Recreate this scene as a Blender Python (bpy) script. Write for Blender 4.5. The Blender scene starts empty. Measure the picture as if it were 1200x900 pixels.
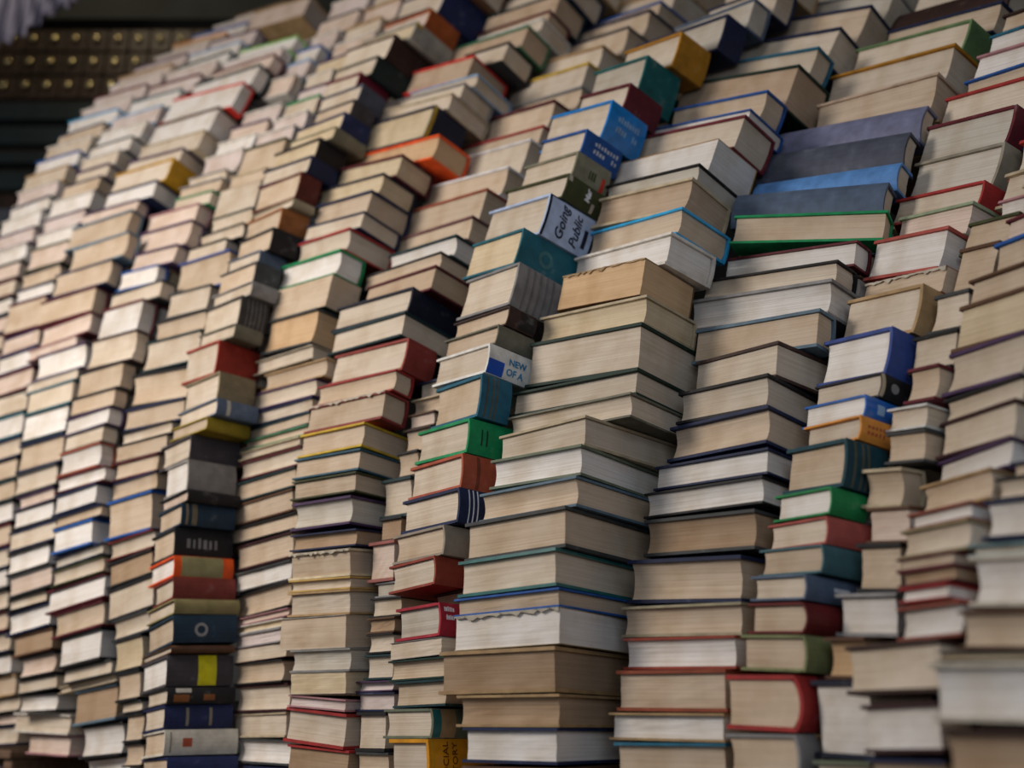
# A heap of stacked books seen from below; every book is built here in mesh code.
# x y of the near top corner, x of the far front edge, type, cover, pages [options] [| landmark words]
DATA = """
@N 1.57 -51 -51 0 24 26 5
504 866 456 S orange c xr=542 text | orange lettered spine
508 830 450 S greygreen c xr=535 band sc=tan| tan spine with a teal band
522 795 461 F darkteal t
520 769 455 F darkgreen t
517 746 457 F grey c soft
517 705 464 S crimson g xr=537 label | crimson spine with pale lettering
511 686 474 F darkbrown b bk
511 650 456 S brick c xr=544 | brick red spine over the crimson one
522 614 461 S stone t xr=545 | stone grey cloth spine
540 570 472 S navy c xr=565 stripes | navy spine with white stripes
544 530 481 S rust c xr=575 streak | rust spine under the bright green one
552 489 490 S green c xr=585 ticks | bright green spine
567 437 511 S tealblue t xr=600 bands | teal blue spine with brown bands
576 401 512 S white c xr=621 newof | white spine with a blue corner
586 379 521 S olivegrey t xr=622
599 357 532 S brownblack t xr=631 blacklabel | brown spine with a black label
611 306 547 S grey c xr=659 ribs | ribbed grey spine
616 266 554 S teal y xr=679 emblem | teal spine with a faint emblem
649 225 575 S paleblue c xr=702 going | pale blue spine lettered by hand
669 202 592 S olive c xr=702 mar | dark olive spine with a torn label
686 174 620 S greyolive c xr=725 redmark | grey olive spine with a red mark
690 150 635 S blue c xr=732 lines | slim blue spine
720 116 646 S brightblue c xr=757 lines | wide bright blue spine
741 96 680 S maroon c xr=776 | plain maroon spine
772 60 706 S tealgreen g xr=810 | wide teal green spine
801 36 732 S ochre c xr=825 | ochre spine
855 15 745 S navy g xr=872
885 -3 790 F slate g
915 -20 830 F navy c
940 -40 850 F tan c
@M 1.40 -56 -54 0 24 26 11
653 853 542 F navy w | white paged volume beside the orange spine
655 813 535 F tan b
650 757 515 F tan b | old brown volume with knobbly boards
655 711 533 F torncream w soft | white paged volume with a torn cream edge
655 688 532 F blue t | thin blue covered book
651 641 537 F tealwhite c | teal and white covered book
662 592 545 F darkgrey t
675 557 562 F bluegrey t
681 520 575 F greygreen w | stained white paged book
686 486 585 F creamcloth c yw=7
739 459 595 F olivegrey c | red bookmark book
747 431 600 F darkgreen c
752 377 621 F darkgreen c big | thick cream paged book with dark green boards
758 345 633 F creamcloth y
757 302 660 F oldbrown o soft | battered brown volume
787 271 665 F whitecloth w
800 242 678 F skyblue t | book with a sky blue top edge
812 207 700 F creamcloth k | terracotta edged book
820 191 695 F black g
842 162 727 F ochre w soft
874 134 735 F maroonwhite c
880 127 745 F blue w
900 105 776 F blue t | tan paged book between two blue boards
937 75 800 F darkgreen k | dark green book with brown edge
960 54 825 F tealblue c
986 31 840 F navy c
1022 5 865 F navy t
1050 -15 880 F grey g
1075 -38 900 F navy c
@P 1.34 -52 -50 0 27 26 7
850 871 719 F tealblue t
848 836 713 F tan w
850 784 722 F redbrown t | red brown covered book
861 744 730 F brick w
868 705 728 F olivecream t
868 650 735 F navy t | grooved tan paged book with navy boards
884 596 755 F darkgrey b | thick brown paged book
893 557 755 F black w
900 524 767 F navy w
900 474 785 F navy t | tan paged book with navy boards
900 437 795 F black c
912 399 815 F brownblack c yw=6 | tilted cream paged book
961 361 815 F bluegrey t | wavy tan paged book
975 326 808 F grey w | pale blue white paged book
982 304 822 F black c
1005 281 850 F maroon w
1041 246 861 F green t yw=-18 | wide green covered book
1040 210 862 L slate c yw=-13 | blue grey rounded spine
1055 187 885 L cornflower c yw=-9 | bright cornflower spine lying lengthwise
1065 151 893 L darkslate c yw=-6 | dark slate rounded spine
1085 120 912 L bluemauve c yw=-4 | blue mauve spine
1100 84 957 F creamred t
1120 50 973 F ochre c
1142 21 1003 S mossgreen c xr=1165 | moss green spine
1175 0 1040 F navy t
1190 -25 1050 L darkbrown c
1215 -48 1075 F tan c
@Q 1.24 -42 -46 0 20 24 8
936 861 850 S grey t xr=950
940 791 850 S red t xr=953 rnd | thick red book
946 744 868 S olivegreen t xr=968 | olive green spine
947 705 877 S darkred t xr=980 rnd | dark red rounded spine
946 672 880 S slate c xr=1020 scuff | slate blue spine with a white scuff
966 637 890 S tealgrey t xr=1006 | teal grey spine
971 604 900 S dustyred c xr=1015 | dusty red spine
976 569 908 S green2 w xr=1018 | green spine with white pages
995 512 922 S tealdark t xr=1040 bands | tall dark teal banded spine
1011 485 942 S orange2 c xr=1045 lines2 | small orange spine
1017 461 943 S blue2 w xr=1048 logo | small blue spine with a white emblem
1036 435 955 S black c xr=1065 logo2
1049 381 961 S indigo w xr=1072 | thick indigo book with white pages
1085 331 993 S tan c xr=1097
1110 311 1015 F orangetorn t soft | torn orange covered book
1112 264 1020 F redpink w | white paged book with red boards
1141 235 1042 F sage p | pinkish paged book
1157 210 1050 S red c xr=1172
1181 165 1065 S greybeige g xr=1195 | wavy grey paged book
1195 121 1085 S maroon g
1215 85 1105 F red c
1225 65 1130 F blue t
1230 40 1145 F pink w
1240 15 1160 F tealblue w
1250 -8 1175 F darkbrown t
@R 1.20 -38 -44 0 18 20 6
1019 893 952 F greygreen c
1018 797 945 F darknavy w | white paged book beside the thick red one
1012 746 967 F brown o
1050 694 978 F grey w
1055 635 1003 F black t
1065 592 1015 F brown p
1072 546 1007 F creamcloth t
1084 502 1038 F darkgrey t
1092 471 1045 F white c | thin white covered book
1100 425 1065 F maroon t
1122 384 1070 F black c
1136 337 1095 F darkgrey c
1172 281 1107 F brown t
1195 247 1135 F olive t
1210 225 1170 F pink w
1225 190 1178 F creamcloth c
1240 150 1195 F red c
1255 115 1210 F navy c
1270 80 1225 F tan c
1290 40 1245 F maroon c
1310 0 1265 F navy c
@S 1.07 -36 -42 3 18 18 8
1098 822 1008 F maroonblack w
1100 748 990 F darkbrown c | big cream paged book
1123 703 1050 F brownred w | lavender white paged book
1110 682 1053 F red w
1117 660 1052 F maroon b
1117 645 1050 F maroon t
1134 607 1055 F olivetan c
1136 586 1063 F brownred w
1160 547 1070 F tan t
1184 511 1072 F purple w | white paged book with purple boards
1190 466 1083 F maroonblack c
1200 437 1088 F black c
1203 385 1095 F purple c | thick tan paged book with purple boards
1215 330 1117 F brown y | yellowish paged book
1222 298 1135 F brown t
1245 255 1165 F blue t
1260 225 1175 F maroon p
1275 180 1185 F creamcloth c
1290 140 1200 F navy c
@T 0.95 -48 -48 0 10 10 3
1240 857 1103 F darkbrown b
1255 775 1080 F greycream w | very thick white paged volume
1255 762 1090 F darkgrey y
1258 712 1122 F brown t
1262 645 1110 F greycream w
1264 630 1118 F paleteal g | pale teal covered book
1266 574 1133 F navy w | thick white paged book with navy boards
1268 545 1160 F black c
1272 528 1175 F navy t
1280 494 1180 F olive p
1290 450 1192 F tan c
1300 400 1200 F black c
1310 350 1215 F navy c
@H 1.80 -55 -59 0 20 26 6
409 880 337 F red b ro=-4
406 837 336 F red c ro=-5 | cream paged book with red boards
405 820 338 F pink m ro=-4
405 787 340 F grey y soft | ragged tan paged book
410 759 340 F greyyellow g
405 720 328 F whitecloth t soft | striped tan paged book with white boards
410 690 337 F tan c
410 675 338 F yellowtan c
410 642 338 F torncream t | book with a tattered brown edge
417 619 340 F navy b
411 580 342 F purple g | grey paged book with purple boards
417 552 342 F olive t
422 525 345 F tealpurple t | teal and purple boarded book
427 494 352 F yellow t | book with a yellow edge
452 457 362 F redtorn t
464 432 366 F red t
481 395 375 S redbrown2 c xr=513 | big brick red book end
475 364 390 F darkteal c
486 335 395 S darknavy c xr=537 | dark navy book end
511 310 430 F maroon k
517 294 427 F black t
535 274 455 F darkteal w | cream paged book with teal boards
554 252 465 F redgrey t
571 220 480 F redbrown t | red brown boarded book
596 194 498 F whitegloss t | book with a glossy white edge
622 162 511 F whitegloss c big | big pale book with a glossy white edge
637 146 540 F red t
650 116 555 F maroon t
682 100 580 F grey t
690 72 600 F yellow c | bright yellow boarded book
707 52 610 F tan c
737 30 640 F darknavy t
762 10 660 F navy t
775 0 670 F blue t
795 -18 690 F tan c
815 -38 705 F navy t
838 -60 720 F tan c
@I 1.75 -51 -51 0 5 10 0
455 882 417 F darkgrey t
452 834 415 F black c
462 811 410 F navy m
460 797 417 F purple m
460 766 427 F darkteal c
460 741 429 F black c
462 722 430 F brown b
470 698 434 F black c
470 680 440 F grey g
462 632 432 F brickpink p | brick pink boarded book
470 604 447 F black b
481 557 447 F darkteal c
489 526 468 F black t
505 497 472 F darkbrown t
509 480 478 F brown p
516 461 482 F creamcloth t
525 440 490 F navy c
@G 2.02 -42 -62 0 11 25 5
340 867 276 F darkgrey w
335 834 274 F creamcloth c
337 800 275 F maroonblack c
330 772 275 F black t
335 752 274 F maroon c soft
328 735 274 F grey m
331 724 273 F whitecloth y
337 712 273 F pink p
337 680 275 F black t
340 655 273 F darkgrey w | grey white paged book
342 622 277 F maroonblack t
347 599 265 F black t
342 572 265 F brown t
345 546 270 F darkteal t
352 522 272 F maroon c
350 511 280 F creamcloth c
360 497 285 F green3 t | dull green boarded book
362 482 283 F darkteal t
365 465 290 F navy c
375 441 290 F purple c
382 419 310 F tan t
366 403 290 F greytan c big
372 360 312 F darkgrey o | orange tan paged book
390 321 322 F darkgreen t soft
399 291 325 F green w | white paged book with green boards
410 266 340 F red c | cream paged book with bright red edge
427 247 358 F navy c
436 222 363 F navy t
450 202 375 F darknavy y
472 180 395 F maroon y
515 157 393 F orangered o | book with an orange red cover
512 122 432 S darknavy y xr=545 yellowfront | black spined yellow book
530 108 427 F creamcloth c
545 96 440 F grey c
560 86 480 F lightblue c
556 64 480 F redbright k | book with a bright red cover
597 48 545 F black c
620 29 520 F green3 k | dark green boarded book
637 20 560 F white c
645 11 540 F maroon k
658 -10 560 F darkteal k
680 -28 580 F navy c
705 -48 600 F tan c
@F 2.12 -35 -58 3 8 22 4
197 887 160 S navy2 t xr=260
194 855 168 S offwhite t xr=255 orangesquare | off white spine with an orange square
194 826 168 S navy2 c xr=262 twostripes | navy spine with two pale stripes
197 805 170 S black c xr=257 labels | thin black spine with small labels
197 767 165 S charcoal w xr=255 yellowend | charcoal spine with a yellow end
201 756 165 S brown c xr=241
204 720 165 S tealnavy t xr=243 ring | dark blue spine with a pale ring
205 701 172 S khaki c xr=258
204 675 180 S oxblood c xr=262 | oxblood spine
205 650 167 S orangered w xr=262 khakispine | khaki spine with an orange red corner
206 617 178 S black t xr=262 bigtext | black spine with large grey lettering
214 588 185 S tealnavy t xr=264 goldstripes | dark teal spine with gold stripes
221 572 187 S black p xr=266 smalltext
222 537 194 S grey2 w xr=277 | light grey spine
225 508 185 S charcoal2 c xr=282
244 487 200 S mustard t xr=283 | mustard spine
256 465 208 S slate c xr=298 oneband
259 434 217 S greybrown c xr=291
262 396 221 S brightred c xr=308 | bright red spine
277 378 233 S olivegrey c
285 345 235 S blackgrey c xr=318 ribs
297 328 248 S grey c xr=325
302 305 248 S darkgrey t xr=330
306 292 258 S slate c xr=335
322 265 272 S black t xr=357 | black spine under the orange brown one
332 242 275 S orangebrown t xr=362 | orange brown spine
345 231 293 S oldcream c xr=367
355 200 295 S maroonbrown t xr=378 | maroon brown spine
367 181 305 S navy c xr=397 redtext
377 160 315 S black y xr=407 | black spine beside the orange red cover
395 147 340 S greyolive y xr=418
406 130 340 S navy2 y xr=433
417 115 370 S charcoal t
427 97 375 S darkslate c xr=447
435 80 380 S maroon2 c xr=467 | deep maroon spine
445 64 385 S greenblack c xr=482
465 39 390 S darkbrown c xr=512 | wide dark brown spine
490 24 410 S greywhite y xr=525 yellowedge | grey white spine with a yellow edge
507 9 450 S orangebrown2 p xr=540 | upper orange brown spine
520 3 465 S darknavy r xr=580
540 -25 470 S navy2 c xr=620
560 -50 490 F brown c
@E 2.28 -45 -58 3 9 24 3
167 870 146 F black t
167 834 146 F black t
165 820 141 F darkgrey c
163 784 137 F black t
165 742 133 F black y
172 714 131 F darkgrey c
180 672 127 F black c | thick pinkish cream book beside the oxblood spine
177 642 126 F black b
179 619 121 F darkred c
177 574 121 F blue t | thick tan book with a blue bottom edge
182 551 129 F navy t
184 530 128 F maroon t
195 507 128 F black t
200 492 135 F black c
215 465 139 F navy t
221 428 145 F black t | wide tan book bowed over a black board
235 385 162 F darkteal c
241 361 172 F black t
247 332 180 F darkgrey c
272 290 195 F indigo t | tan paged book with indigo boards
275 275 222 F black c
285 260 225 F black c
295 242 240 F darkgreen c
306 210 245 F creamcloth c soft
312 195 270 F creamcloth t
335 160 280 F olive t
345 145 300 F whitecloth m
360 128 315 F whitecloth m
380 108 340 F green c
395 92 350 F purple m
405 75 355 F whitecloth c
425 55 365 F purple y
440 35 375 F whitecloth p
455 15 395 F tan c
470 -5 410 F tan p
490 -25 430 F navy c
@D 2.44 -50 -60 4 18 24 4
150 885 100 F black w
143 845 95 F black w
137 800 87 F bluegrey b | shaded book with blue grey boards
135 790 68 F creamcloth c
130 772 73 F darkgrey c
118 735 70 F black w
120 702 62 F maroon t
122 671 55 F maroon w big | thick white paged book with maroon boards
120 651 60 F olive c
119 635 62 F navy g
108 607 62 F blue w
117 590 63 F navy t
112 565 63 F navy w
122 545 66 F maroon w
117 517 70 F redbrown w
121 497 76 F darkgrey c
127 475 77 F purple w | white paged book over a purple board
139 452 81 F black t
144 422 85 F black t
160 385 97 F maroonblack c
175 347 106 F maroon w big | brightest white paged book
190 327 122 F darkgrey c
200 305 138 F blue w
212 284 147 F purple p
230 255 155 F purple p
240 235 172 F pink p
249 222 205 F green c | thin book with a green board
260 207 210 F grey t
265 197 220 F grey c
285 172 240 F whitecloth m
300 155 255 F whitecloth w
315 138 270 F purple p
330 120 285 F whitecloth m
350 100 300 F purple m
365 80 320 F whitecloth p
380 62 335 F lightblue m
395 45 350 F blue w
410 28 360 F whitecloth m
425 8 370 F darkgrey p
440 -15 385 F whitecloth m
@C 2.63 -52 -60 3 24 24 4
82 862 33 F pink p ro=-5
82 838 16 F whitecloth c ro=-6 | book tipped down to the right
66 812 22 F black w ro=-3
66 790 20 F darkgrey c
63 763 22 F black p
61 735 15 F brown b
57 705 8 F navy w | white paged book with navy boards
53 691 8 F black c
60 661 10 F darkgrey p
56 635 8 F black w
65 608 10 F navy c
62 585 15 F black w
62 570 20 F purple p
66 542 17 F darkgrey c
74 507 22 F navy t
80 472 28 F darkteal w | bluish white paged book with teal boards
86 444 33 F teal c
91 431 30 F grey c
100 400 43 F purple w
105 387 48 F pink p
110 363 52 F maroon p | pinkish paged book with maroon boards
126 330 60 F maroon t
139 300 72 F navy t
151 270 85 F bluegrey t
170 240 98 F bluegrey t
178 228 112 F purple p
184 210 125 F navy w | slim white paged book with navy boards
205 184 135 S mustard2 c xr=222 | mustard yellow spine
215 172 150 F purple c
240 151 165 F creamcloth c
257 124 182 F brown w
286 95 190 F redbright w big | white paged book with a red edge
305 74 225 F darkteal w
322 62 245 F maroon p
342 50 265 F white m | uppermost white book
360 38 275 F limegreen w
375 24 290 F black m
390 8 300 F blue m
405 -10 320 F tan m
@B 2.95 -54 -60 2 27 24 4
20 850 -25 F navy c
24 835 -22 F darkgrey p
22 815 -25 F black c
18 790 -28 F tan t
12 765 -30 F black w
10 740 -35 F navy c
8 715 -38 F maroon t
8 690 -38 F black c
8 665 -38 F darkgrey w
10 640 -36 F navy c
12 612 -34 F maroon t
14 585 -32 F black w
17 560 -28 F darkteal t
20 535 -25 F black t
24 510 -22 F navy c
27 482 -18 F teal w
33 455 -14 F black c
38 428 -8 F maroon p
43 405 -2 F navy w
47 383 3 F purple p
54 345 10 F maroon t
62 328 18 F navy w
70 308 25 F darkgrey t
80 280 35 F olive p
90 262 42 F whitecloth w
100 243 50 F purple m
110 222 60 F whitecloth w
118 205 75 F navy t
128 190 88 F purple c
140 174 95 F whitecloth c
155 158 105 F darkgrey w
172 140 118 F whitecloth w
190 122 130 F lightblue m
212 103 150 F teal w
235 85 170 F maroon m
258 68 190 F whitecloth m
280 55 210 F darkteal w
300 42 230 F lightblue w
320 28 250 F purple m
345 12 275 F whitecloth m
365 -6 290 F tan p
@A 3.2 -55 -60 0 20 26 4
-20 560 -60 F black c
-17 535 -58 F navy w
-14 510 -55 F maroon c
-11 485 -52 F black t
-8 460 -50 F navy c
-4 435 -47 F darkgrey w
0 412 -43 F maroon t
4 390 -40 F black c
8 368 -36 F navy p
13 346 -30 F darkgrey w
18 325 -25 F maroon c
24 304 -20 F black p
31 284 -12 F whitecloth w
40 264 -5 F purple m
49 245 2 F whitecloth w
58 228 10 F navy w
68 210 20 F whitecloth m
80 192 30 F tan c
93 175 42 F blue w
108 158 55 F whitecloth c
122 142 68 F navy t
138 126 80 F skyblue w
155 111 95 F whitecloth m
172 97 110 F maroon m
190 84 128 F whitecloth m
208 71 145 F tan p
228 59 165 F purple m
248 47 185 F whitecloth m
268 36 205 F orange3 t
290 25 225 F blue w
312 13 250 F whitecloth m
335 0 275 F brown c
"""
# measured on the photograph: column, x, y of a corner, fall of the front edge, fall of the end edge, slant of the corner edge
ANCH="""
N 511 650 .27 .16 .035
N 552 489 .306 .25 .19
N 611 306 .353 .58 .43
N 649 225 .305 .60 .51
N 720 116 .27 .76 .53
N 772 60 .34 .74 .52
M 662 592 .21 .285 .0
M 752 377 .20 .57 .15
M 787 271 .27 .58 .42
M 812 207 .26 .80 .46
M 874 134 .22 .90 .65
M 937 75 .17 .95 .62
M 986 31 .16 1.2 .78
P 868 650 .09 .18 .04
P 900 474 .26 .49 .10
P 982 304 .14 .70 .20
P 1065 151 .22 .95 .38
P 1100 84 .27 1.0 .42
P 1142 21 .27 .9 .6
H 410 642 .10 .06 .0
H 450 457 .24 .48 .3
H 481 395 .24 .54 .40
H 486 335 .34 .60 .38
H 596 194 .27 .66 .55
H 690 72 .28 .75 .60
G 340 655 .30 .05 .0
G 427 247 .30 .61 .50
G 515 157 .25 .75 .6
G 556 64 .3 .95 .7
F 204 720 .50 .02 .0
F 222 537 .45 .2 .05
F 262 396 .35 .36 .25
F 332 242 .42 .42 .39
F 367 181 .39 .64 .47
F 465 39 .35 .82 .72
E 180 672 .38 .1 .0
E 221 428 .22 .30 .2
E 235 385 .27 .4 .33
E 285 260 .32 .5 .42
E 380 108 .32 .75 .6
D 122 671 .33 .15 .05
D 175 347 .30 .4 .4
D 230 255 .29 .55 .55
D 350 100 .3 .85 .75
C 60 661 .30 .2 .03
C 100 400 .33 .4 .3
C 205 184 .31 .75 .65
C 286 95 .28 .95 .9
B 10 640 .30 .2 .03
B 43 405 .33 .4 .3
B 128 190 .31 .75 .6
B 235 85 .28 .95 .85
A -8 460 .33 .35 .2
A 40 264 .33 .6 .45
A 138 126 .31 .8 .65
A 248 47 .29 .9 .8
Q 946 744 .05 .08 .1
Q 976 569 .22 .25 .13
Q 1049 381 .25 .5 .26
Q 1141 235 .23 .55 .55
Q 1195 121 .25 .72 .5
R 1072 546 .12 .15 .1
R 1100 425 .25 .35 .25
R 1195 247 .26 .55 .5
S 1134 607 .24 .2 .18
S 1184 511 .34 .3 .25
S 1203 385 .33 .4 .25
S 1215 330 .33 .45 .3
T 1262 645 .14 .2 .08
T 1272 528 .2 .3 .12
"""
import math, random
FPX=1200.0; PITCH=math.atan(400/1200.0); EYE=(0.0,0.0,1.35)
def ray(x,y):
    a=(x-600)/FPX; b=(450-y)/FPX; c,s=math.cos(PITCH),math.sin(PITCH)
    return (a, c-b*s, s+b*c)
def dot(a,b): return a[0]*b[0]+a[1]*b[1]+a[2]*b[2]
def add(a,b,k=1.0): return (a[0]+b[0]*k,a[1]+b[1]*k,a[2]+b[2]*k)
def frame(az,roll):
    """d: along the front to the far end, n: into the heap, u: up the stack"""
    az=math.radians(az); d=(math.sin(az),math.cos(az),0.0); n=(math.cos(az),-math.sin(az),0.0)
    r=math.radians(roll); c,s=math.cos(r),math.sin(r)
    d2=(d[0]*c,d[1]*c,-s); u=(d[0]*s,d[1]*s,c)
    return d2,n,u
def hit(x,y,p,nrm):
    r=ray(x,y); t=dot((p[0]-EYE[0],p[1]-EYE[1],p[2]-EYE[2]),nrm)/dot(r,nrm)
    return add(EYE,r,t)
def along(P,d,x):
    """how far along d from P one must go to be seen at column x"""
    c,s=math.cos(PITCH),math.sin(PITCH); k=(x-600)/FPX
    X,Dp=P[0],P[1]*c+(P[2]-EYE[2])*s; dX,dD=d[0],d[1]*c+d[2]*s
    return (k*Dp-X)/(dX-k*dD)
def parse(txt):
    cols=[]
    for ln in txt.strip().splitlines():
        ln=ln.strip()
        if not ln: continue
        if ln[0]=='@':
            w=ln[1:].split(); cols.append(dict(name=w[0],dist=float(w[1]),az0=float(w[2]),az1=float(w[3]),roll=float(w[4]),phi=float(w[5]),tau=float(w[6]),rho=float(w[7]),books=[])); continue
        lm=None
        if '|' in ln: ln,lm=[s.strip() for s in ln.split('|')]
        w=ln.split(); o={}
        for k in w[6:]:
            a,_,b=k.partition('='); o[a]=b or True
        cols[-1]['books'].append(dict(x=float(w[0]),y=float(w[1]),xl=float(w[2]),t=w[3],cov=w[4],pg=w[5],o=o,lm=lm))
    return cols
def rot(az,ro,ta):
    fd,fn,fu=frame(az,ro); t=math.radians(ta); ct,st=math.cos(t),math.sin(t)
    return fd,add((fn[0]*ct,fn[1]*ct,fn[2]*ct),fu,-st),add((fu[0]*ct,fu[1]*ct,fu[2]*ct),fn,st)
def flat(P,v):
    """direction on the picture of a step along v at P"""
    c,s=math.cos(PITCH),math.sin(PITCH); R=(P[0],P[1],P[2]-EYE[2])
    D=R[1]*c+R[2]*s; U=-R[1]*s+R[2]*c; dD=v[1]*c+v[2]*s; dU=-v[1]*s+v[2]*c
    return math.atan2(-(dU*D-U*dD),v[0]*D-R[0]*dD)
def fit(P,sf,se,sl,az,ro,ta):
    want=(math.atan2(sf,-1.0),math.atan2(se,1.0),math.atan2(-1.0,.62*sl)); prm=[az,ro,ta]; prior=[az,ro,ta]
    def res(p):
        f=rot(*p); o=[]
        for v,w in zip(f,want):
            e=flat(P,v)-w; o.append((e+math.pi)%(2*math.pi)-math.pi)
        return o+[ (p[i]-prior[i])*k for i,k in enumerate((.0055,.004,.004))]
    for it in range(40):
        r=res(prm); J=[]
        for i in range(3):
            q=list(prm); q[i]+=.05; rq=res(q); J.append([(b-a)/.05 for a,b in zip(r,rq)])
        A=[[sum(x*y for x,y in zip(J[i],J[j]))+(1e-7 if i==j else 0) for j in range(3)] for i in range(3)]; g=[sum(x*y for x,y in zip(J[i],r)) for i in range(3)]
        # solve the 3x3 by elimination
        M=[A[i]+[-g[i]] for i in range(3)]
        for i in range(3):
            pv=M[i][i]
            for k in range(i+1,3):
                q=M[k][i]/pv; M[k]=[x-q*y for x,y in zip(M[k],M[i])]
        d=[0,0,0]
        for i in (2,1,0): d[i]=(M[i][3]-sum(M[i][j]*d[j] for j in range(i+1,3)))/M[i][i]
        prm=[a+max(-6,min(6,b)) for a,b in zip(prm,d)]
    return prm
def solve_column(c,smooth=0.65,depth=0.15):
    bs=c['books']; d,n,u=frame(c['az0'],c['roll'])
    b0=bs[0]; r=ray(b0['x'],b0['y']); h=math.hypot(r[0],r[1]); P0=add(EYE,r,c['dist']/h)
    c['P0']=P0; c['fr']=(d,n,u); ph=math.radians(c['phi'])
    cp,sp=math.cos(ph),math.sin(ph)
    m=add((n[0]*cp,n[1]*cp,n[2]*cp),d,-sp); k_=add((n[0]*sp,n[1]*sp,n[2]*sp),d,cp)
    L=[]
    for b in bs:
        q=hit(b['x'],b['y'],P0,k_); L.append(dot(add(q,P0,-1),m))
    N=len(L)
    def sm(k,w=4):
        pts=[(j-k,L[j],math.exp(-((j-k)/w)**2)) for j in range(N)]
        sw=sum(p[2] for p in pts); mx=sum(p[2]*p[0] for p in pts)/sw; my=sum(p[2]*p[1] for p in pts)/sw
        vx=sum(p[2]*(p[0]-mx)**2 for p in pts); cv=sum(p[2]*(p[0]-mx)*(p[1]-my) for p in pts)
        return my-mx*(cv/vx if vx else 0)
    for k,b in enumerate(bs):
        Bt=(smooth*sm(k)+(1-smooth)*L[k])*cp
        q=hit(b['x'],b['y'],add(P0,n,Bt),n); v=add(q,P0,-1)
        b['B']=Bt; b['z']=dot(v,u); b['S']=dot(v,d); b['P']=q
    jr=random.Random(ord(c['name']))
    c['anch']=[(875,[c['az0'],c['roll'],0.0])]; pr=[c['az0'],c['roll'],0.0]
    for ln in ANCH.split('\n'):
        w=ln.split()
        if not w or w[0]!=c['name']: continue
        y=float(w[2]); P=min(bs,key=lambda b:abs(b['y']-y))['P']
        pr=fit(P,float(w[3]),float(w[4]),float(w[5]),pr[0],.5*pr[1],.5*pr[2]); c['anch'].append((y,pr))
    for k,b in enumerate(bs):
        ys=c['anch']; y=b['y']
        if y>=ys[0][0]: q=ys[0][1]
        elif y<=ys[-1][0]: q=ys[-1][1]
        else:
            for (ya,qa),(yb,qb) in zip(ys,ys[1:]):
                if ya>=y>=yb:
                    g=(ya-y)/(ya-yb); q=[u+(v-u)*g for u,v in zip(qa,qb)]; break
        az,ro,ta=q[0]+float(b['o'].get('yw',0))+jr.gauss(0,1.0),q[1]+float(b['o'].get('ro',0))+jr.uniform(-.5,.5),q[2]+jr.uniform(-.4,.4)
        b['az']=az; fd,n2,u2=rot(az,ro,ta)
        b['fr']=(fd,n2,u2)
        b['len']=along(b['P'],fd,b['xl'])
        if 'xr' in b['o']: b['vis']=along(b['P'],n2,float(b['o']['xr']))
        if k==0: b['th']=0.045; continue
        p=bs[k-1]; up=p['fr'][2]; best=9.0
        for a in (0.0,min(b['len'],max(.05,p['len']))):
            for w in (0.0,depth):
                v=add(add(add(b['P'],fd,a),n2,w),p['P'],-1); best=min(best,dot(v,up))
        b['th']=best/dot(u2,up)-0.0007
    return c
import bpy, bmesh, random
from mathutils import Vector, Matrix
random.seed(11)
SC=bpy.context.scene; COL=SC.collection

# ------------------------------------------------------------------ colours
def lin(h):
    o=[]
    for i in (0,2,4):
        c=int(h[i:i+2],16)/255.0; o.append(c/12.92 if c<=0.04045 else ((c+0.055)/1.055)**2.4)
    return tuple(o)
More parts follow.
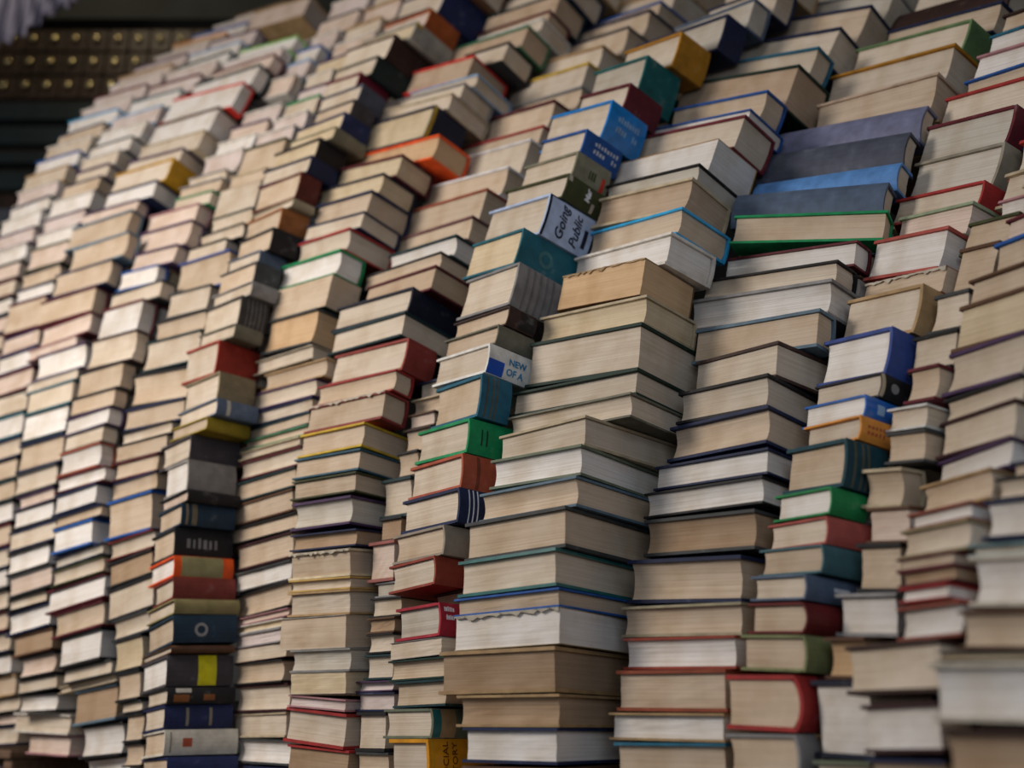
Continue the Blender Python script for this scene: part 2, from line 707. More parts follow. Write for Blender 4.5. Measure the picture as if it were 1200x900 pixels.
# code: (sRGB, words)
COV={
'orange':('e09a1c','orange'),'greygreen':('66705f','grey green'),'darkteal':('14333a','dark teal'),'darkgreen':('12302a','dark green'),
'grey':('8b8a8c','grey'),'crimson':('a8283a','crimson'),'darkbrown':('33211c','dark brown'),'brick':('8c3a2c','brick red'),
'stone':('8d8478','stone grey'),'navy':('1b2648','navy'),'rust':('a8513a','rust'),'green':('0f8a55','bright green'),
'tealblue':('23627c','teal blue'),'white':('d6d6d4','white'),'olivegrey':('6d6c60','olive grey'),'brownblack':('3d2b28','brown black'),
'teal':('1d5f70','teal'),'paleblue':('a9bbdc','pale blue'),'olive':('3d4226','dark olive'),'greyolive':('7d7b68','grey olive'),
'blue':('1f55a0','blue'),'brightblue':('1280d2','bright blue'),'maroon':('5a1c28','maroon'),'tealgreen':('155a5c','teal green'),
'ochre':('a9761f','ochre'),'slate':('55657e','slate blue'),'tan':('a98c66','tan'),'torncream':('c9bda2','worn cream'),
'tealwhite':('2b6f70','teal and white'),'darkgrey':('3c3f42','dark grey'),'bluegrey':('5c7486','blue grey'),'creamcloth':('b9aa90','cream'),
'oldbrown':('7d5c40','battered brown'),'whitecloth':('d2cdc6','white'),'skyblue':('2ea0d8','sky blue'),'black':('1c1c20','black'),
'maroonwhite':('6a2330','maroon'),'redbrown':('8c4632','red brown'),'olivecream':('9a927a','olive cream'),'cornflower':('5a8fd0','cornflower blue'),
'darkslate':('474c5c','dark slate'),'bluemauve':('6b6f8c','blue mauve'),'creamred':('c0a894','cream'),'mossgreen':('5d7a52','moss green'),
'red':('a03030','red'),'olivegreen':('737a54','olive green'),'darkred':('6a2022','dark red'),'tealgrey':('3f6670','teal grey'),
'dustyred':('a4524c','dusty red'),'green2':('20804a','green'),'tealdark':('123c48','dark teal'),'orange2':('d08a3c','orange'),
'blue2':('2462b4','blue'),'indigo':('354a8c','indigo'),'orangetorn':('c0674a','torn orange'),'redpink':('b0544c','red'),
'sage':('8c9a80','sage green'),'greybeige':('8a8476','grey beige'),'pink':('a87a80','dull pink'),'tealblue2':('2a5f80','teal blue'),
'tealblue_':('2a5f80','teal blue'),'darknavy':('161d33','dark navy'),'maroonblack':('34161c','dark maroon'),'brownred':('8a4a3c','brown red'),
'olivetan':('8a8064','olive tan'),'purple':('4a3458','dull purple'),'greycream':('b4ada0','grey cream'),'paleteal':('7fa0aa','pale teal'),
'greyyellow':('8c8a88','grey'),'yellowtan':('c2a05c','yellow tan'),'yellow':('c0a030','yellow'),'tealpurple':('2a5870','teal'),
'redtorn':('7a2c2c','torn red'),'redbrown2':('8a3a34','brick red'),'redgrey':('6a4648','red grey'),'whitegloss':('dcdce0','glossy white'),
'brickpink':('a0605a','brick pink'),'brown':('5a3f2e','brown'),'greytan':('a09684','grey tan'),'green3':('3e7a58','dull green'),
'orangered':('f05a20','orange red'),'lightblue':('9fb2cc','light blue'),'redbright':('c8302a','bright red'),'navy2':('202c58','navy'),
'offwhite':('c4c0b6','off white'),'charcoal':('403c42','charcoal'),'tealnavy':('1c3448','dark blue'),'khaki':('8a8058','khaki'),
'oxblood':('7a342e','oxblood'),'khaki2':('908a62','khaki'),'grey2':('8c8886','light grey'),'charcoal2':('444048','charcoal'),
'mustard':('8c7a20','mustard'),'greybrown':('847860','grey brown'),'brightred':('8f2c22','bright red'),'olivegreyc':('706a52','olive grey'),
'blackgrey':('3a3838','blackish grey'),'orangebrown':('905a30','orange brown'),'oldcream':('a89c84','old cream'),'maroonbrown':('5e2620','maroon brown'),
'darkslate2':('32404c','dark slate'),'maroon2':('6c1830','deep maroon'),'greenblack':('1c2c2c','greenish black'),'greywhite':('98968e','grey white'),
'orangebrown2':('984c20','orange brown'),'mustard2':('b08410','mustard yellow'),'lightblue':('8fb0d4','light blue'),'limegreen':('86bc6c','lime green'),
'orange3':('d88a3a','orange'),'goldleaf':('b89a50','gilt'),'ink':('1a1f3a','dark blue ink'),'letterwhite':('d8dce6','pale'),'letterblue':('1f78a8','blue'),
'orangeink':('5a2408','brown'),'pageflap':('b8b0a2','paper'),'redink':('d03a28','red'),'lemon':('c8c010','lemon yellow'),'patchblue':('1450b8','blue'),
'faint':('3f6f74','faint teal'),'ribdark':('6c6b6d','dark grey'),'brownband':('4f5046','brown'),'brickstreak':('6e3626','dark rust'),
}
PAGE={'c':((.615,.54,.455),'cream'),'t':((.565,.462,.362),'tan'),'w':((.74,.72,.71),'white'),'g':((.54,.51,.46),'greyish'),'b':((.40,.29,.20),'brown'),
'y':((.63,.53,.38),'yellowish'),'p':((.64,.53,.47),'pinkish'),'m':((.64,.56,.55),'mauve white'),'o':((.60,.42,.26),'orange tan'),'k':((.52,.40,.30),'brownish'),'r':((.5,.35,.28),'reddish')}
MATS={}
def node_mat(name,rough=0.6):
    m=bpy.data.materials.new(name); m.use_nodes=True; nt=m.node_tree; b=nt.nodes['Principled BSDF']; b.inputs['Roughness'].default_value=rough
    return m,nt,b
def N(nt,t,**k):
    n=nt.nodes.new(t)
    for a,v in k.items(): setattr(n,a,v)
    return n
def cover_mat(code):
    if ('c',code) in MATS: return MATS['c',code]
    gloss=code in('whitegloss','brightblue','blue2','lemon','skyblue','tealwhite','paleblue')
    m,nt,b=node_mat('cover_'+code,0.28 if gloss else 0.62)
    c=lin(COV[code][0]); L=nt.links
    tc=N(nt,'ShaderNodeTexCoord'); n1=N(nt,'ShaderNodeTexNoise'); n1.inputs['Scale'].default_value=38; n1.inputs['Detail'].default_value=6
    n2=N(nt,'ShaderNodeTexNoise'); n2.inputs['Scale'].default_value=900; n2.inputs['Detail'].default_value=2
    L.new(tc.outputs['Object'],n1.inputs['Vector']); L.new(tc.outputs['Object'],n2.inputs['Vector'])
    r=N(nt,'ShaderNodeValToRGB'); e=r.color_ramp.elements
    e[0].position=.30; e[0].color=tuple(x*.72 for x in c)+(1,); e[1].position=.62; e[1].color=tuple(min(1,x*1.08) for x in c)+(1,)
    w=r.color_ramp.elements.new(.80); w.color=tuple(min(1,x*.75+.10) for x in c)+(1,)
    L.new(n1.outputs['Fac'],r.inputs['Fac'])
    oi=N(nt,'ShaderNodeObjectInfo'); hs=N(nt,'ShaderNodeHueSaturation'); mr=N(nt,'ShaderNodeMapRange'); mr.inputs['To Min'].default_value=.86; mr.inputs['To Max'].default_value=1.14
    L.new(oi.outputs['Random'],mr.inputs['Value']); L.new(mr.outputs['Result'],hs.inputs['Value']); L.new(r.outputs['Color'],hs.inputs['Color'])
    L.new(hs.outputs['Color'],b.inputs['Base Color'])
    bp=N(nt,'ShaderNodeBump'); bp.inputs['Strength'].default_value=.05 if gloss else .18; bp.inputs['Distance'].default_value=.0006
    L.new(n2.outputs['Fac'],bp.inputs['Height']); L.new(bp.outputs['Normal'],b.inputs['Normal'])
    b.inputs['Specular IOR Level'].default_value=.5 if gloss else .3
    MATS['c',code]=m; return m
def page_mat(code):
    if ('p',code) in MATS: return MATS['p',code]
    m,nt,b=node_mat('pages_'+PAGE[code][1].replace(' ','_'),.85); c=PAGE[code][0]; L=nt.links
    b.inputs['Specular IOR Level'].default_value=.12
    at=N(nt,'ShaderNodeAttribute',attribute_name='leaf'); tc=N(nt,'ShaderNodeTexCoord')
    sx=N(nt,'ShaderNodeSeparateXYZ'); L.new(tc.outputs['Object'],sx.inputs[0])
    cx=N(nt,'ShaderNodeCombineXYZ')
    def mul(o,k):
        q=N(nt,'ShaderNodeMath',operation='MULTIPLY'); L.new(o,q.inputs[0]); q.inputs[1].default_value=k; return q.outputs[0]
    L.new(mul(sx.outputs[0],5),cx.inputs[0]); L.new(mul(sx.outputs[1],5),cx.inputs[1]); L.new(mul(at.outputs['Fac'],620),cx.inputs[2])
    n1=N(nt,'ShaderNodeTexNoise'); n1.inputs['Scale'].default_value=1; n1.inputs['Detail'].default_value=5; n1.inputs['Roughness'].default_value=.72
    L.new(cx.outputs[0],n1.inputs['Vector'])
    n2=N(nt,'ShaderNodeTexNoise'); n2.inputs['Scale'].default_value=17; n2.inputs['Detail'].default_value=3; L.new(tc.outputs['Object'],n2.inputs['Vector'])
    r=N(nt,'ShaderNodeValToRGB'); e=r.color_ramp.elements
    e[0].position=.26; e[0].color=(c[0]*.78,c[1]*.74,c[2]*.69,1); e[1].position=.62; e[1].color=(min(1,c[0]*1.06),min(1,c[1]*1.06),min(1,c[2]*1.06),1)
    L.new(n1.outputs['Fac'],r.inputs['Fac'])
    st=N(nt,'ShaderNodeValToRGB'); e=st.color_ramp.elements; e[0].position=.34; e[0].color=(.80,.74,.66,1); e[1].position=.60; e[1].color=(1,1,1,1)
    L.new(n2.outputs['Fac'],st.inputs['Fac'])
    mx=N(nt,'ShaderNodeMix',data_type='RGBA',blend_type='MULTIPLY'); mx.inputs['Factor'].default_value=.8
    L.new(r.outputs['Color'],mx.inputs[6]); L.new(st.outputs['Color'],mx.inputs[7])
    oi=N(nt,'ShaderNodeObjectInfo'); hs=N(nt,'ShaderNodeHueSaturation'); mr=N(nt,'ShaderNodeMapRange'); mr.inputs['To Min'].default_value=.90; mr.inputs['To Max'].default_value=1.08
    L.new(oi.outputs['Random'],mr.inputs['Value']); L.new(mr.outputs['Result'],hs.inputs['Value']); L.new(mx.outputs[2],hs.inputs['Color'])
    L.new(hs.outputs['Color'],b.inputs['Base Color'])
    bp=N(nt,'ShaderNodeBump'); bp.inputs['Strength'].default_value=.4; bp.inputs['Distance'].default_value=.0012
    L.new(n1.outputs['Fac'],bp.inputs['Height']); L.new(bp.outputs['Normal'],b.inputs['Normal'])
    MATS['p',code]=m; return m
def plain_mat(name,c,rough=.7,scale=9.0,var=.25,stretch=None,bump=.2):
    m,nt,b=node_mat(name,rough); L=nt.links
    tc=N(nt,'ShaderNodeTexCoord'); mp=N(nt,'ShaderNodeMapping'); n1=N(nt,'ShaderNodeTexNoise'); n1.inputs['Scale'].default_value=scale; n1.inputs['Detail'].default_value=5
    if stretch: mp.inputs['Scale'].default_value=stretch
    L.new(tc.outputs['Object'],mp.inputs[0]); L.new(mp.outputs[0],n1.inputs['Vector'])
    r=N(nt,'ShaderNodeValToRGB'); e=r.color_ramp.elements; e[0].position=.3; e[1].position=.7
    e[0].color=tuple(x*(1-var) for x in c)+(1,); e[1].color=tuple(min(1,x*(1+var)) for x in c)+(1,)
    L.new(n1.outputs['Fac'],r.inputs['Fac']); L.new(r.outputs['Color'],b.inputs['Base Color'])
    bp=N(nt,'ShaderNodeBump'); bp.inputs['Strength'].default_value=bump; bp.inputs['Distance'].default_value=.002
    L.new(n1.outputs['Fac'],bp.inputs['Height']); L.new(bp.outputs['Normal'],b.inputs['Normal'])
    return m

# ------------------------------------------------------------------ book geometry (canonical: u spine->fore-edge, v along the spine, z thickness)
def placer(t,L,W):
    if t=='F': return (W,L,lambda u,v,z:(v,W-u,z))
    if t=='S': return (L,W,lambda u,v,z:(L-u,v,z))
    return (W,L,lambda u,v,z:(v,u,z))
def spine_u(z,T,bulge): 
    k=2*z/T-1; return bulge*(k*k)
def board(T,soft): return min(.0007 if soft else max(.0028,min(.0052,T*.085)),T*.13)
def cover_geo(t,L,W,T,soft,rng,bulge):
    a,b,P=placer(t,L,W); bt=board(T,soft); nv=5
    prof=[]; sb=bulge
    j=.011 if not soft else .004
    j=min(j,a*.3)
    gr=0 if soft else min(.0011,bt*.5)
    zs=[T*(1-i/6) for i in range(7)]
    prof+=[(a,T),(a*.55,T),(j,T)]
    if not soft: prof+=[((j+sb)*.55,T-gr)]
    prof+=[(spine_u(z,T,sb),z) for z in zs]
    if not soft: prof+=[((j+sb)*.55,gr)]
    prof+=[(j,0),(a*.55,0),(a,0),(a,bt),(a*.55,bt),(j,bt)]
    zi=[bt+(T-2*bt)*i/6 for i in range(7)]
    prof+=[(spine_u(z,T,sb)+bt,z) for z in zi]
    prof+=[(j,T-bt),(a*.55,T-bt),(a,T-bt)]
    n=len(prof); vs=[]; fs=[]
    dr=[0.0 if soft else rng.uniform(0,.0008) for _ in range(2)]
    for i in range(nv+1):
        v=b*i/nv
        for (u,z) in prof: vs.append(P(u,v,z))
    for i in range(nv):
        for k in range(n):
            k2=(k+1)%n; fs.append((i*n+k,i*n+k2,(i+1)*n+k2,(i+1)*n+k))
    # the two C shaped ends as quads: outer i pairs with an inner point
    outer=[k for k in range(n) if k < n-13]; inner=list(range(n-13,n))[::-1]
    def cap(o):
        # outer has more points than inner: zip along fractions
        m=len(outer); q=len(inner); f=[]
        ii=0
        for k in range(m-1):
            tgt=round((k+1)*(q-1)/(m-1))
            if tgt>ii:
                f.append((o+outer[k],o+outer[k+1],o+inner[tgt],o+inner[ii])); ii=tgt
            else: f.append((o+outer[k],o+outer[k+1],o+inner[ii]))
        return f
    fs+=cap(0)+cap(nv*n)
    return vs,fs
def pages_geo(t,L,W,T,soft,rng,bulge):
    a,b,P=placer(t,L,W); bt=board(T,soft)+.0001; ov=0.0006 if soft else rng.uniform(.0034,.0056)
    ov=min(ov,a*.08,b*.08)
    nz=6; nf=6; ns=3; vs=[]; leaf=[]; lo=rng.uniform(0,3)
    conc=rng.choice([0,.001,.002,.004,.006]) if not soft else rng.choice([0,.0008]); conc=min(conc,T*.12)
    wav=rng.uniform(.0002,.0010); sl=rng.uniform(-.0025,.0025)
    for i in range(nz+1):
        f=i/nz; z=bt+(T-2*bt)*f; k=2*f-1
        uf=a-ov-conc*(1-k*k)-.5*abs(sl)+sl*(f-.5); u0=bt+bulge*k*k+.0012
        v0=ov+rng.uniform(0,wav); v1=b-ov-rng.uniform(0,wav)
        ring=[]
        for q in range(nf+1): ring.append((uf-rng.uniform(0,wav),v0+(v1-v0)*q/nf))
        for q in range(1,ns+1): ring.append((uf+(u0-uf)*q/ns,v1))
        ring.append((u0,v0+(v1-v0)*.5))
        for q in range(0,ns): ring.append((u0+(uf-u0)*q/ns,v0))
        for (u,v) in ring: vs.append(P(u,v,z)); leaf.append(z+lo)
    n=len(ring); fs=[]
    for i in range(nz):
        for k in range(n):
            k2=(k+1)%n; fs.append((i*n+k,i*n+k2,(i+1)*n+k2,(i+1)*n+k))
    fs.append(tuple(range(n))); fs.append(tuple(nz*n+k for k in range(n)))
    return vs,fs,leaf
def to_mesh(name,vs,fs,mat,leaf=None,matrix=None,smooth=False):
    me=bpy.data.meshes.new(name); me.from_pydata([tuple(v) for v in vs],[],fs); 
    bm=bmesh.new(); bm.from_mesh(me); bmesh.ops.recalc_face_normals(bm,faces=bm.faces); bm.to_mesh(me); bm.free()
    if leaf is not None:
        at=me.attributes.new('leaf','FLOAT','POINT'); at.data.foreach_set('value',leaf)
    me.materials.append(mat); 
    if smooth:
        for p in me.polygons: p.use_smooth=True
    return me
def link(name,me,parent=None):
    o=bpy.data.objects.new(name,me); COL.objects.link(o)
    if parent: o.parent=parent
    return o
# ------------------------------------------------------------------ spine marks
def patch(bk,v0,v1,z0,z1,mat,name,parent,lift=.0004,nz=6):
    """a thin strip lying on the curved spine; v in parts of the seen width, z in parts of the thickness"""
    a,b,P=placer(bk['t'],bk['L'],bk['W']); T=bk['T']; vw=bk['seen']; vs=[]; fs=[]
    for k,l in enumerate((lift,-.0002)):
        for i in range(nz+1):
            z=T*(z0+(z1-z0)*i/nz); u=spine_u(z,T,bk['bulge'])-l
            for v in (v0*vw,v1*vw): vs.append(P(u,v,z))
    m=(nz+1)*2
    for i in range(nz):
        q=i*2; fs.append((q,q+1,q+3,q+2)); fs.append((m+q,m+q+1,m+q+3,m+q+2))
        fs.append((q,q+2,m+q+2,m+q)); fs.append((q+1,q+3,m+q+3,m+q+1))
    fs.append((0,1,m+1,m)); fs.append((m-2,m-1,2*m-1,2*m-2))
    return link(name,to_mesh(name,vs,fs,mat),parent)
def marks(bk,v0,v1,z0,z1,mat,parent,rows=2,n=7,upright=False,name='lettering'):
    """worn lettering too small to read: rows of little upright strokes in one mesh"""
    a,b,P=placer(bk['t'],bk['L'],bk['W']); T=bk['T']; vw=bk['seen']; vs=[]; fs=[]; rng=random.Random(int(v0*1000)+n)
    for r in range(rows):
        for i in range(n):
            if rng.random()<.18: continue
            if upright:
                zc=z0+(z1-z0)*(i+.5)/n; hh=(z1-z0)/n*.30; ca=v0+(v1-v0)*(r+.2)/rows; cb=v0+(v1-v0)*(r+.2+.6*rng.uniform(.6,1))/rows
                q=[(ca,zc-hh),(cb,zc-hh),(cb,zc+hh),(ca,zc+hh)]
            else:
                vc=v0+(v1-v0)*(i+.5)/n; hw=(v1-v0)/n*rng.uniform(.18,.34); za=z0+(z1-z0)*(r+.15)/rows; zb=z0+(z1-z0)*(r+.15+.62*rng.uniform(.7,1))/rows
                q=[(vc-hw,za),(vc+hw,za),(vc+hw,zb),(vc-hw,zb)]
            o=len(vs)
            for l in (.0006,.0):
                for (v,z) in q: vs.append(P(spine_u(z*T,T,bk['bulge'])-l,v*vw,z*T))
            fs+=[(o,o+1,o+2,o+3),(o,o+1,o+5,o+4),(o+1,o+2,o+6,o+5),(o+2,o+3,o+7,o+6),(o+3,o,o+4,o+7)]
    return link(name,to_mesh(name,vs,fs,mat),parent)
def words_on(bk,text,v,z,size,mat,parent,up=True,shear=0.0,weight=0.0):
    """real letters bent onto the spine; up: the line runs up the thickness"""
    cu=bpy.data.curves.new('lettering','FONT'); cu.body=text; cu.size=size; cu.shear=shear; cu.offset=weight; cu.extrude=.0003; cu.resolution_u=3
    ob=bpy.data.objects.new('lettering',cu); COL.objects.link(ob); bpy.context.view_layer.update()
    me=bpy.data.meshes.new_from_object(ob.evaluated_get(bpy.context.evaluated_depsgraph_get()))
    bpy.data.objects.remove(ob); a,b,P=placer(bk['t'],bk['L'],bk['W']); T=bk['T']
    for vt in me.vertices:
        x,y,e=vt.co
        if up: vv,zz=v*bk['seen']-y,z*T+x      # read from below upwards
        else: vv,zz=v*bk['seen']+x,z*T+y
        vt.co=P(spine_u(max(0,min(T,zz)),T,bk['bulge'])-.0004-e,vv,zz)
    me.materials.clear(); me.materials.append(mat)
    return link('lettering',me,parent)
def disc(bk,v,z,r,mat,name,parent,ring=False):
    a,b,P=placer(bk['t'],bk['L'],bk['W']); T=bk['T']; vs=[]; fs=[]; n=16
    for l in (.0005,.0):
        for rr in ((r,r*.6) if ring else (r,)):
            for i in range(n):
                an=2*math.pi*i/n; zz=z*T+rr*math.sin(an); vs.append(P(spine_u(zz,T,bk['bulge'])-l,v*bk['seen']+rr*math.cos(an),zz))
    if ring:
        for i in range(n):
            k=(i+1)%n; fs+=[(i,k,n+k,n+i),(i,k,2*n+k,2*n+i),(n+i,n+k,3*n+k,3*n+i)]
    else:
        fs.append(tuple(range(n)))
        for i in range(n): k=(i+1)%n; fs.append((i,k,n+k,n+i))
    return link(name,to_mesh(name,vs,fs,mat),parent)
def torn(bk,mat,parent,rng):
    """ragged paper left standing along the front of the upper board"""
    L,T=bk['L'],bk['T']; vs=[];fs=[];n=26
    for y in (-.0012,.0004):
        for i in range(n+1):
            x=L*i/n; dz=rng.uniform(.001,.004) if rng.random()<.6 else rng.uniform(.003,.008); dz=min(dz,T*.3)
            if y>0: dz=hs[i]
            elif i==0: hs=[]
            if y<0: hs.append(dz)
            vs.append((x,y-(rng.uniform(0,.0015) if y<0 else 0),T-.0004)); vs.append((x,y,T-dz))
    m=(n+1)*2
    for i in range(n):
        q=i*2; fs+=[(q,q+1,q+3,q+2),(m+q,m+q+1,m+q+3,m+q+2),(q,q+2,m+q+2,m+q),(q+1,q+3,m+q+3,m+q+1)]
    return link('torn_edge',to_mesh('torn_edge',vs,fs,mat),parent)
def decorate(bk,o,parent):
    C=cover_mat
    def p(v0,v1,z0,z1,c,name='spine_band',lift=.0004): return patch(bk,v0,v1,z0,z1,C(c),name,parent,lift)
    T=bk['T']
    if 'sc' in o: p(0,1,.02,.98,o['sc'],'spine_cloth',.0002)['label']='tan spine cloth'
    if 'text' in o:
        words_on(bk,'SOCIAL',.58,.30,.0165,C('orangeink'),parent,True); words_on(bk,'HISTORY',.86,.20,.0155,C('orangeink'),parent,True)
        p(.10,.13,.03,.97,'yellow')
    if 'band' in o: p(.02,.36,.03,.97,'tealwhite')
    if 'label' in o: marks(bk,.2,.8,.45,.95,C('letterwhite'),parent,2,6)
    if 'stripes' in o:
        for v in (.42,.62,.82): p(v,v+.05,.02,.98,'letterwhite','spine_stripe')
    if 'streak' in o: p(.52,.64,.03,.97,'brickstreak')
    if 'ticks' in o:
        for v in (.42,.60): p(v,v+.05,.28,.74,'darkgreen','spine_stripe')
    if 'bands' in o:
        for v in (.18,.38,.52): p(v,v+.06,.02,.98,'brownband')
    if 'newof' in o:
        p(0,.40,.02,.50,'patchblue','corner_patch'); words_on(bk,'NEW',.50,.50,.0165,C('letterblue'),parent,False,0,.0004); words_on(bk,'OF A',.47,.16,.0165,C('letterblue'),parent,False,0,.0004)
    if 'blacklabel' in o: p(.42,.97,.08,.92,'black','spine_label')
    if 'ribs' in o:
        for i in range(5): p(.22+.15*i,.26+.15*i,.03,.97,'ribdark','spine_rib',.0016)
    if 'emblem' in o: disc(bk,.46,.5,T*.22,C('faint'),'emblem',parent,True)
    if 'going' in o:
        p(0,.05,.01,.99,'darknavy','worn_edge'); p(.0,1,.965,.995,'darknavy','worn_edge',.0005)
        words_on(bk,'Going',.42,.08,.0275,C('ink'),parent,True,.3,.0004); words_on(bk,'Public',.73,.08,.0265,C('ink'),parent,True,.3,.0004)
        p(.82,.90,.18,.62,'ink','author_line')
    if 'mar' in o:
        words_on(bk,'Mar',.80,.34,.017,C('letterwhite'),parent,True,.1,.0006); p(.02,.14,.74,.98,'pageflap','torn_label'); p(.90,1.0,.06,.40,'pageflap','torn_label')
    if 'redmark' in o: p(.78,.88,.08,.62,'redink','spine_label'); marks(bk,.40,.62,.3,.75,C('olive'),parent,1,3)
    if 'lines' in o: marks(bk,.26,.92,.30,.82,C('letterwhite' if bk['cov']=='blue' else 'lightblue'),parent,2,8)
    if 'lines2' in o: marks(bk,.2,.85,.25,.75,C('rust'),parent,2,5)
    if 'logo' in o: p(.42,.68,.3,.72,'lightblue','emblem')
    if 'logo2' in o: disc(bk,.5,.5,T*.2,C('grey'),'emblem',parent); p(0,.12,.05,.95,'creamcloth','spine_label')
    if 'scuff' in o: p(.42,.66,.46,.62,'letterwhite','scuff')
    if 'orangesquare' in o: p(.34,.52,.32,.66,'rust','spine_label'); p(.10,.13,.1,.9,'greybeige')
    if 'twostripes' in o:
        for v in (.36,.76): p(v,v+.05,.12,.88,'greybeige','spine_stripe')
    if 'labels' in o: p(.12,.42,.12,.55,'orangebrown','spine_label'); p(.16,.46,.66,.92,'offwhite','spine_label'); p(.70,.92,.2,.55,'orangebrown','spine_label')
    if 'yellowend' in o: p(.62,.99,.02,.98,'lemon','spine_end_panel')['label']='lemon yellow end of the spine'
    if 'ring' in o: disc(bk,.82,.45,T*.25,C('grey'),'emblem',parent,True)
    if 'khakispine' in o: p(.15,1,.02,.98,'khaki2','spine_cloth')['label']='khaki spine cloth'
    if 'bigtext' in o: marks(bk,.22,.90,.20,.80,C('grey'),parent,1,6)
    if 'goldstripes' in o:
        for v in (.10,.24,.3): p(v,v+.05,.03,.97,'greybrown','spine_stripe')
    if 'smalltext' in o: marks(bk,.18,.55,.42,.70,C('offwhite'),parent,1,7)
    if 'oneband' in o: p(.26,.36,.04,.96,'offwhite')
    if 'redtext' in o: marks(bk,.3,.75,.4,.62,C('red'),parent,1,6)
    if 'yellowedge' in o: p(0,.20,.72,.98,'yellow','corner_patch')
    if 'yellowfront' in o: p(0,.10,.02,.98,'yellow','corner_patch')

# ------------------------------------------------------------------ solve the stacks, then keep neighbours apart
cols=parse(DATA)
books=[]
VIS_DEF=.10
for c in cols:
    solve_column(c)
    for k,b in enumerate(c['books']):
        rng=random.Random(hash((c['name'],k,7))%99991 if False else (ord(c['name'])*131+k*17))
        b['rng']=rng; b['col']=c['name']; b['k']=k
        b['th']=max(.006,min(.12,b['th'])) if k else (.085 if c['name']=='N' else .045)
        L=max(.055,min(.38,b['len'])); b['cut']=b['len']-L; b['len']=L
        b['seen']=max(.03,b.get('vis',.10)); 
        W=max(rng.uniform(.125,.165),b.get('vis',0)+.02)
        if L>.2: W=max(W,.15)
        if b['t']=='F': W=max(W,{'M':.225,'P':.185,'H':.175,'G':.165}.get(c['name'],0)*rng.uniform(.97,1.05))
        b['W']=W; b['wmin']=max(.045,b.get('vis',.03)+.004) if 'vis' in b else .05
        if 'bk' in b['o']: b['P']=add(b['P'],b['fr'][1],.06); b['W']=.09
        books.append(b)
def obb(b,W=None,off=0.0):
    d,n,u=b['fr']; L=b['len']; W=W or b['W']; T=b['th']
    c=add(add(add(b['P'],d,L/2),n,W/2+off),u,-T/2)
    return c,(d,n,u),(L/2,W/2,T/2)
def sat(A,B,eps=-.0003):
    ca,aa,ha=A; cb,ab,hb=B; t=(cb[0]-ca[0],cb[1]-ca[1],cb[2]-ca[2])
    if dot(t,t)>(math.sqrt(dot(ha,ha))+math.sqrt(dot(hb,hb)))**2: return False
    ax=list(aa)+list(ab)
    for i in range(3):
        for j in range(3):
            x,y=aa[i],ab[j]; cr=(x[1]*y[2]-x[2]*y[1],x[2]*y[0]-x[0]*y[2],x[0]*y[1]-x[1]*y[0]); l=math.sqrt(dot(cr,cr))
            if l>1e-4: ax.append((cr[0]/l,cr[1]/l,cr[2]/l))
    for a in ax:
        ra=sum(ha[i]*abs(dot(aa[i],a)) for i in range(3)); rb=sum(hb[i]*abs(dot(ab[i],a)) for i in range(3))
        if abs(dot(t,a))>=ra+rb-eps: return False
    return True
ORDER='TSRQPMNIHGFEDCBA'
byc={c['name']:c['books'] for c in cols}
left=0
for i,cn in enumerate(ORDER):
    near=[q for m in ORDER[:i] for q in byc[m]]
    for b in byc[cn]:
        for q in near:
            if not sat(obb(b),obb(q)): continue
            w=b['W']
            while b['W']>b['wmin'] and sat(obb(b),obb(q)): b['W']-=.006
            if sat(obb(b),obb(q)):
                l0=q['len']
                while q['len']>l0-.035 and q['len']>.05 and sat(obb(b),obb(q)): q['len']-=.003
            if sat(obb(b),obb(q)):
                # last resort: slide the farther book a little along its stack's front
                for s in range(14):
                    b['P']=add(b['P'],b['fr'][0],.004)
                    if not sat(obb(b),obb(q)): break
            if sat(obb(b),obb(q)):
                while b['W']>.03 and sat(obb(b),obb(q)): b['W']-=.004
            if sat(obb(b),obb(q)): b['drop']=True; print('left out',b['col'],b['k'],q['col'],q['k']); break
print('books',len(books),'pairs still touching',left)
byc={k:[b for b in v if not b.get('drop')] for k,v in byc.items()}; books=[b for b in books if not b.get('drop')]
for c in cols: c['books']=byc[c['name']]
# books of one stack that were turned differently: check against the next ones up
for c in cols:
    bs=c['books']
    for i,b in enumerate(bs):
        for q in bs[max(0,i-3):i]:
            s=0
            while sat(obb(b),obb(q),-.0001) and s<12 and b['th']>.012: b['th']-=.0012; s+=1
            if sat(obb(b),obb(q),-.0001): print('stack touch',c['name'],i)

# ------------------------------------------------------------------ which books are seen largest
for c in cols:
    bs=c['books']
    for k,b in enumerate(bs):
        yb=bs[k-1]['y'] if k else b['y']+35
        x0,x1=max(0,b['xl']),min(1200,b['x']+(float(b['o']['xr'])-b['x'] if 'xr' in b['o'] else 25)); y0,y1=max(0,b['y']),min(900,yb)
        b['area']=max(0,x1-x0)*max(0,y1-y0)
        if b['lm'] and b['area']>150: b['area']+=1500
        if c['name'] in 'AB': b['area']=min(b['area'],1)
N_BOOKS=274
rank=sorted(books,key=lambda b:-b['area']); chosen=set(id(b) for b in rank[:N_BOOKS])

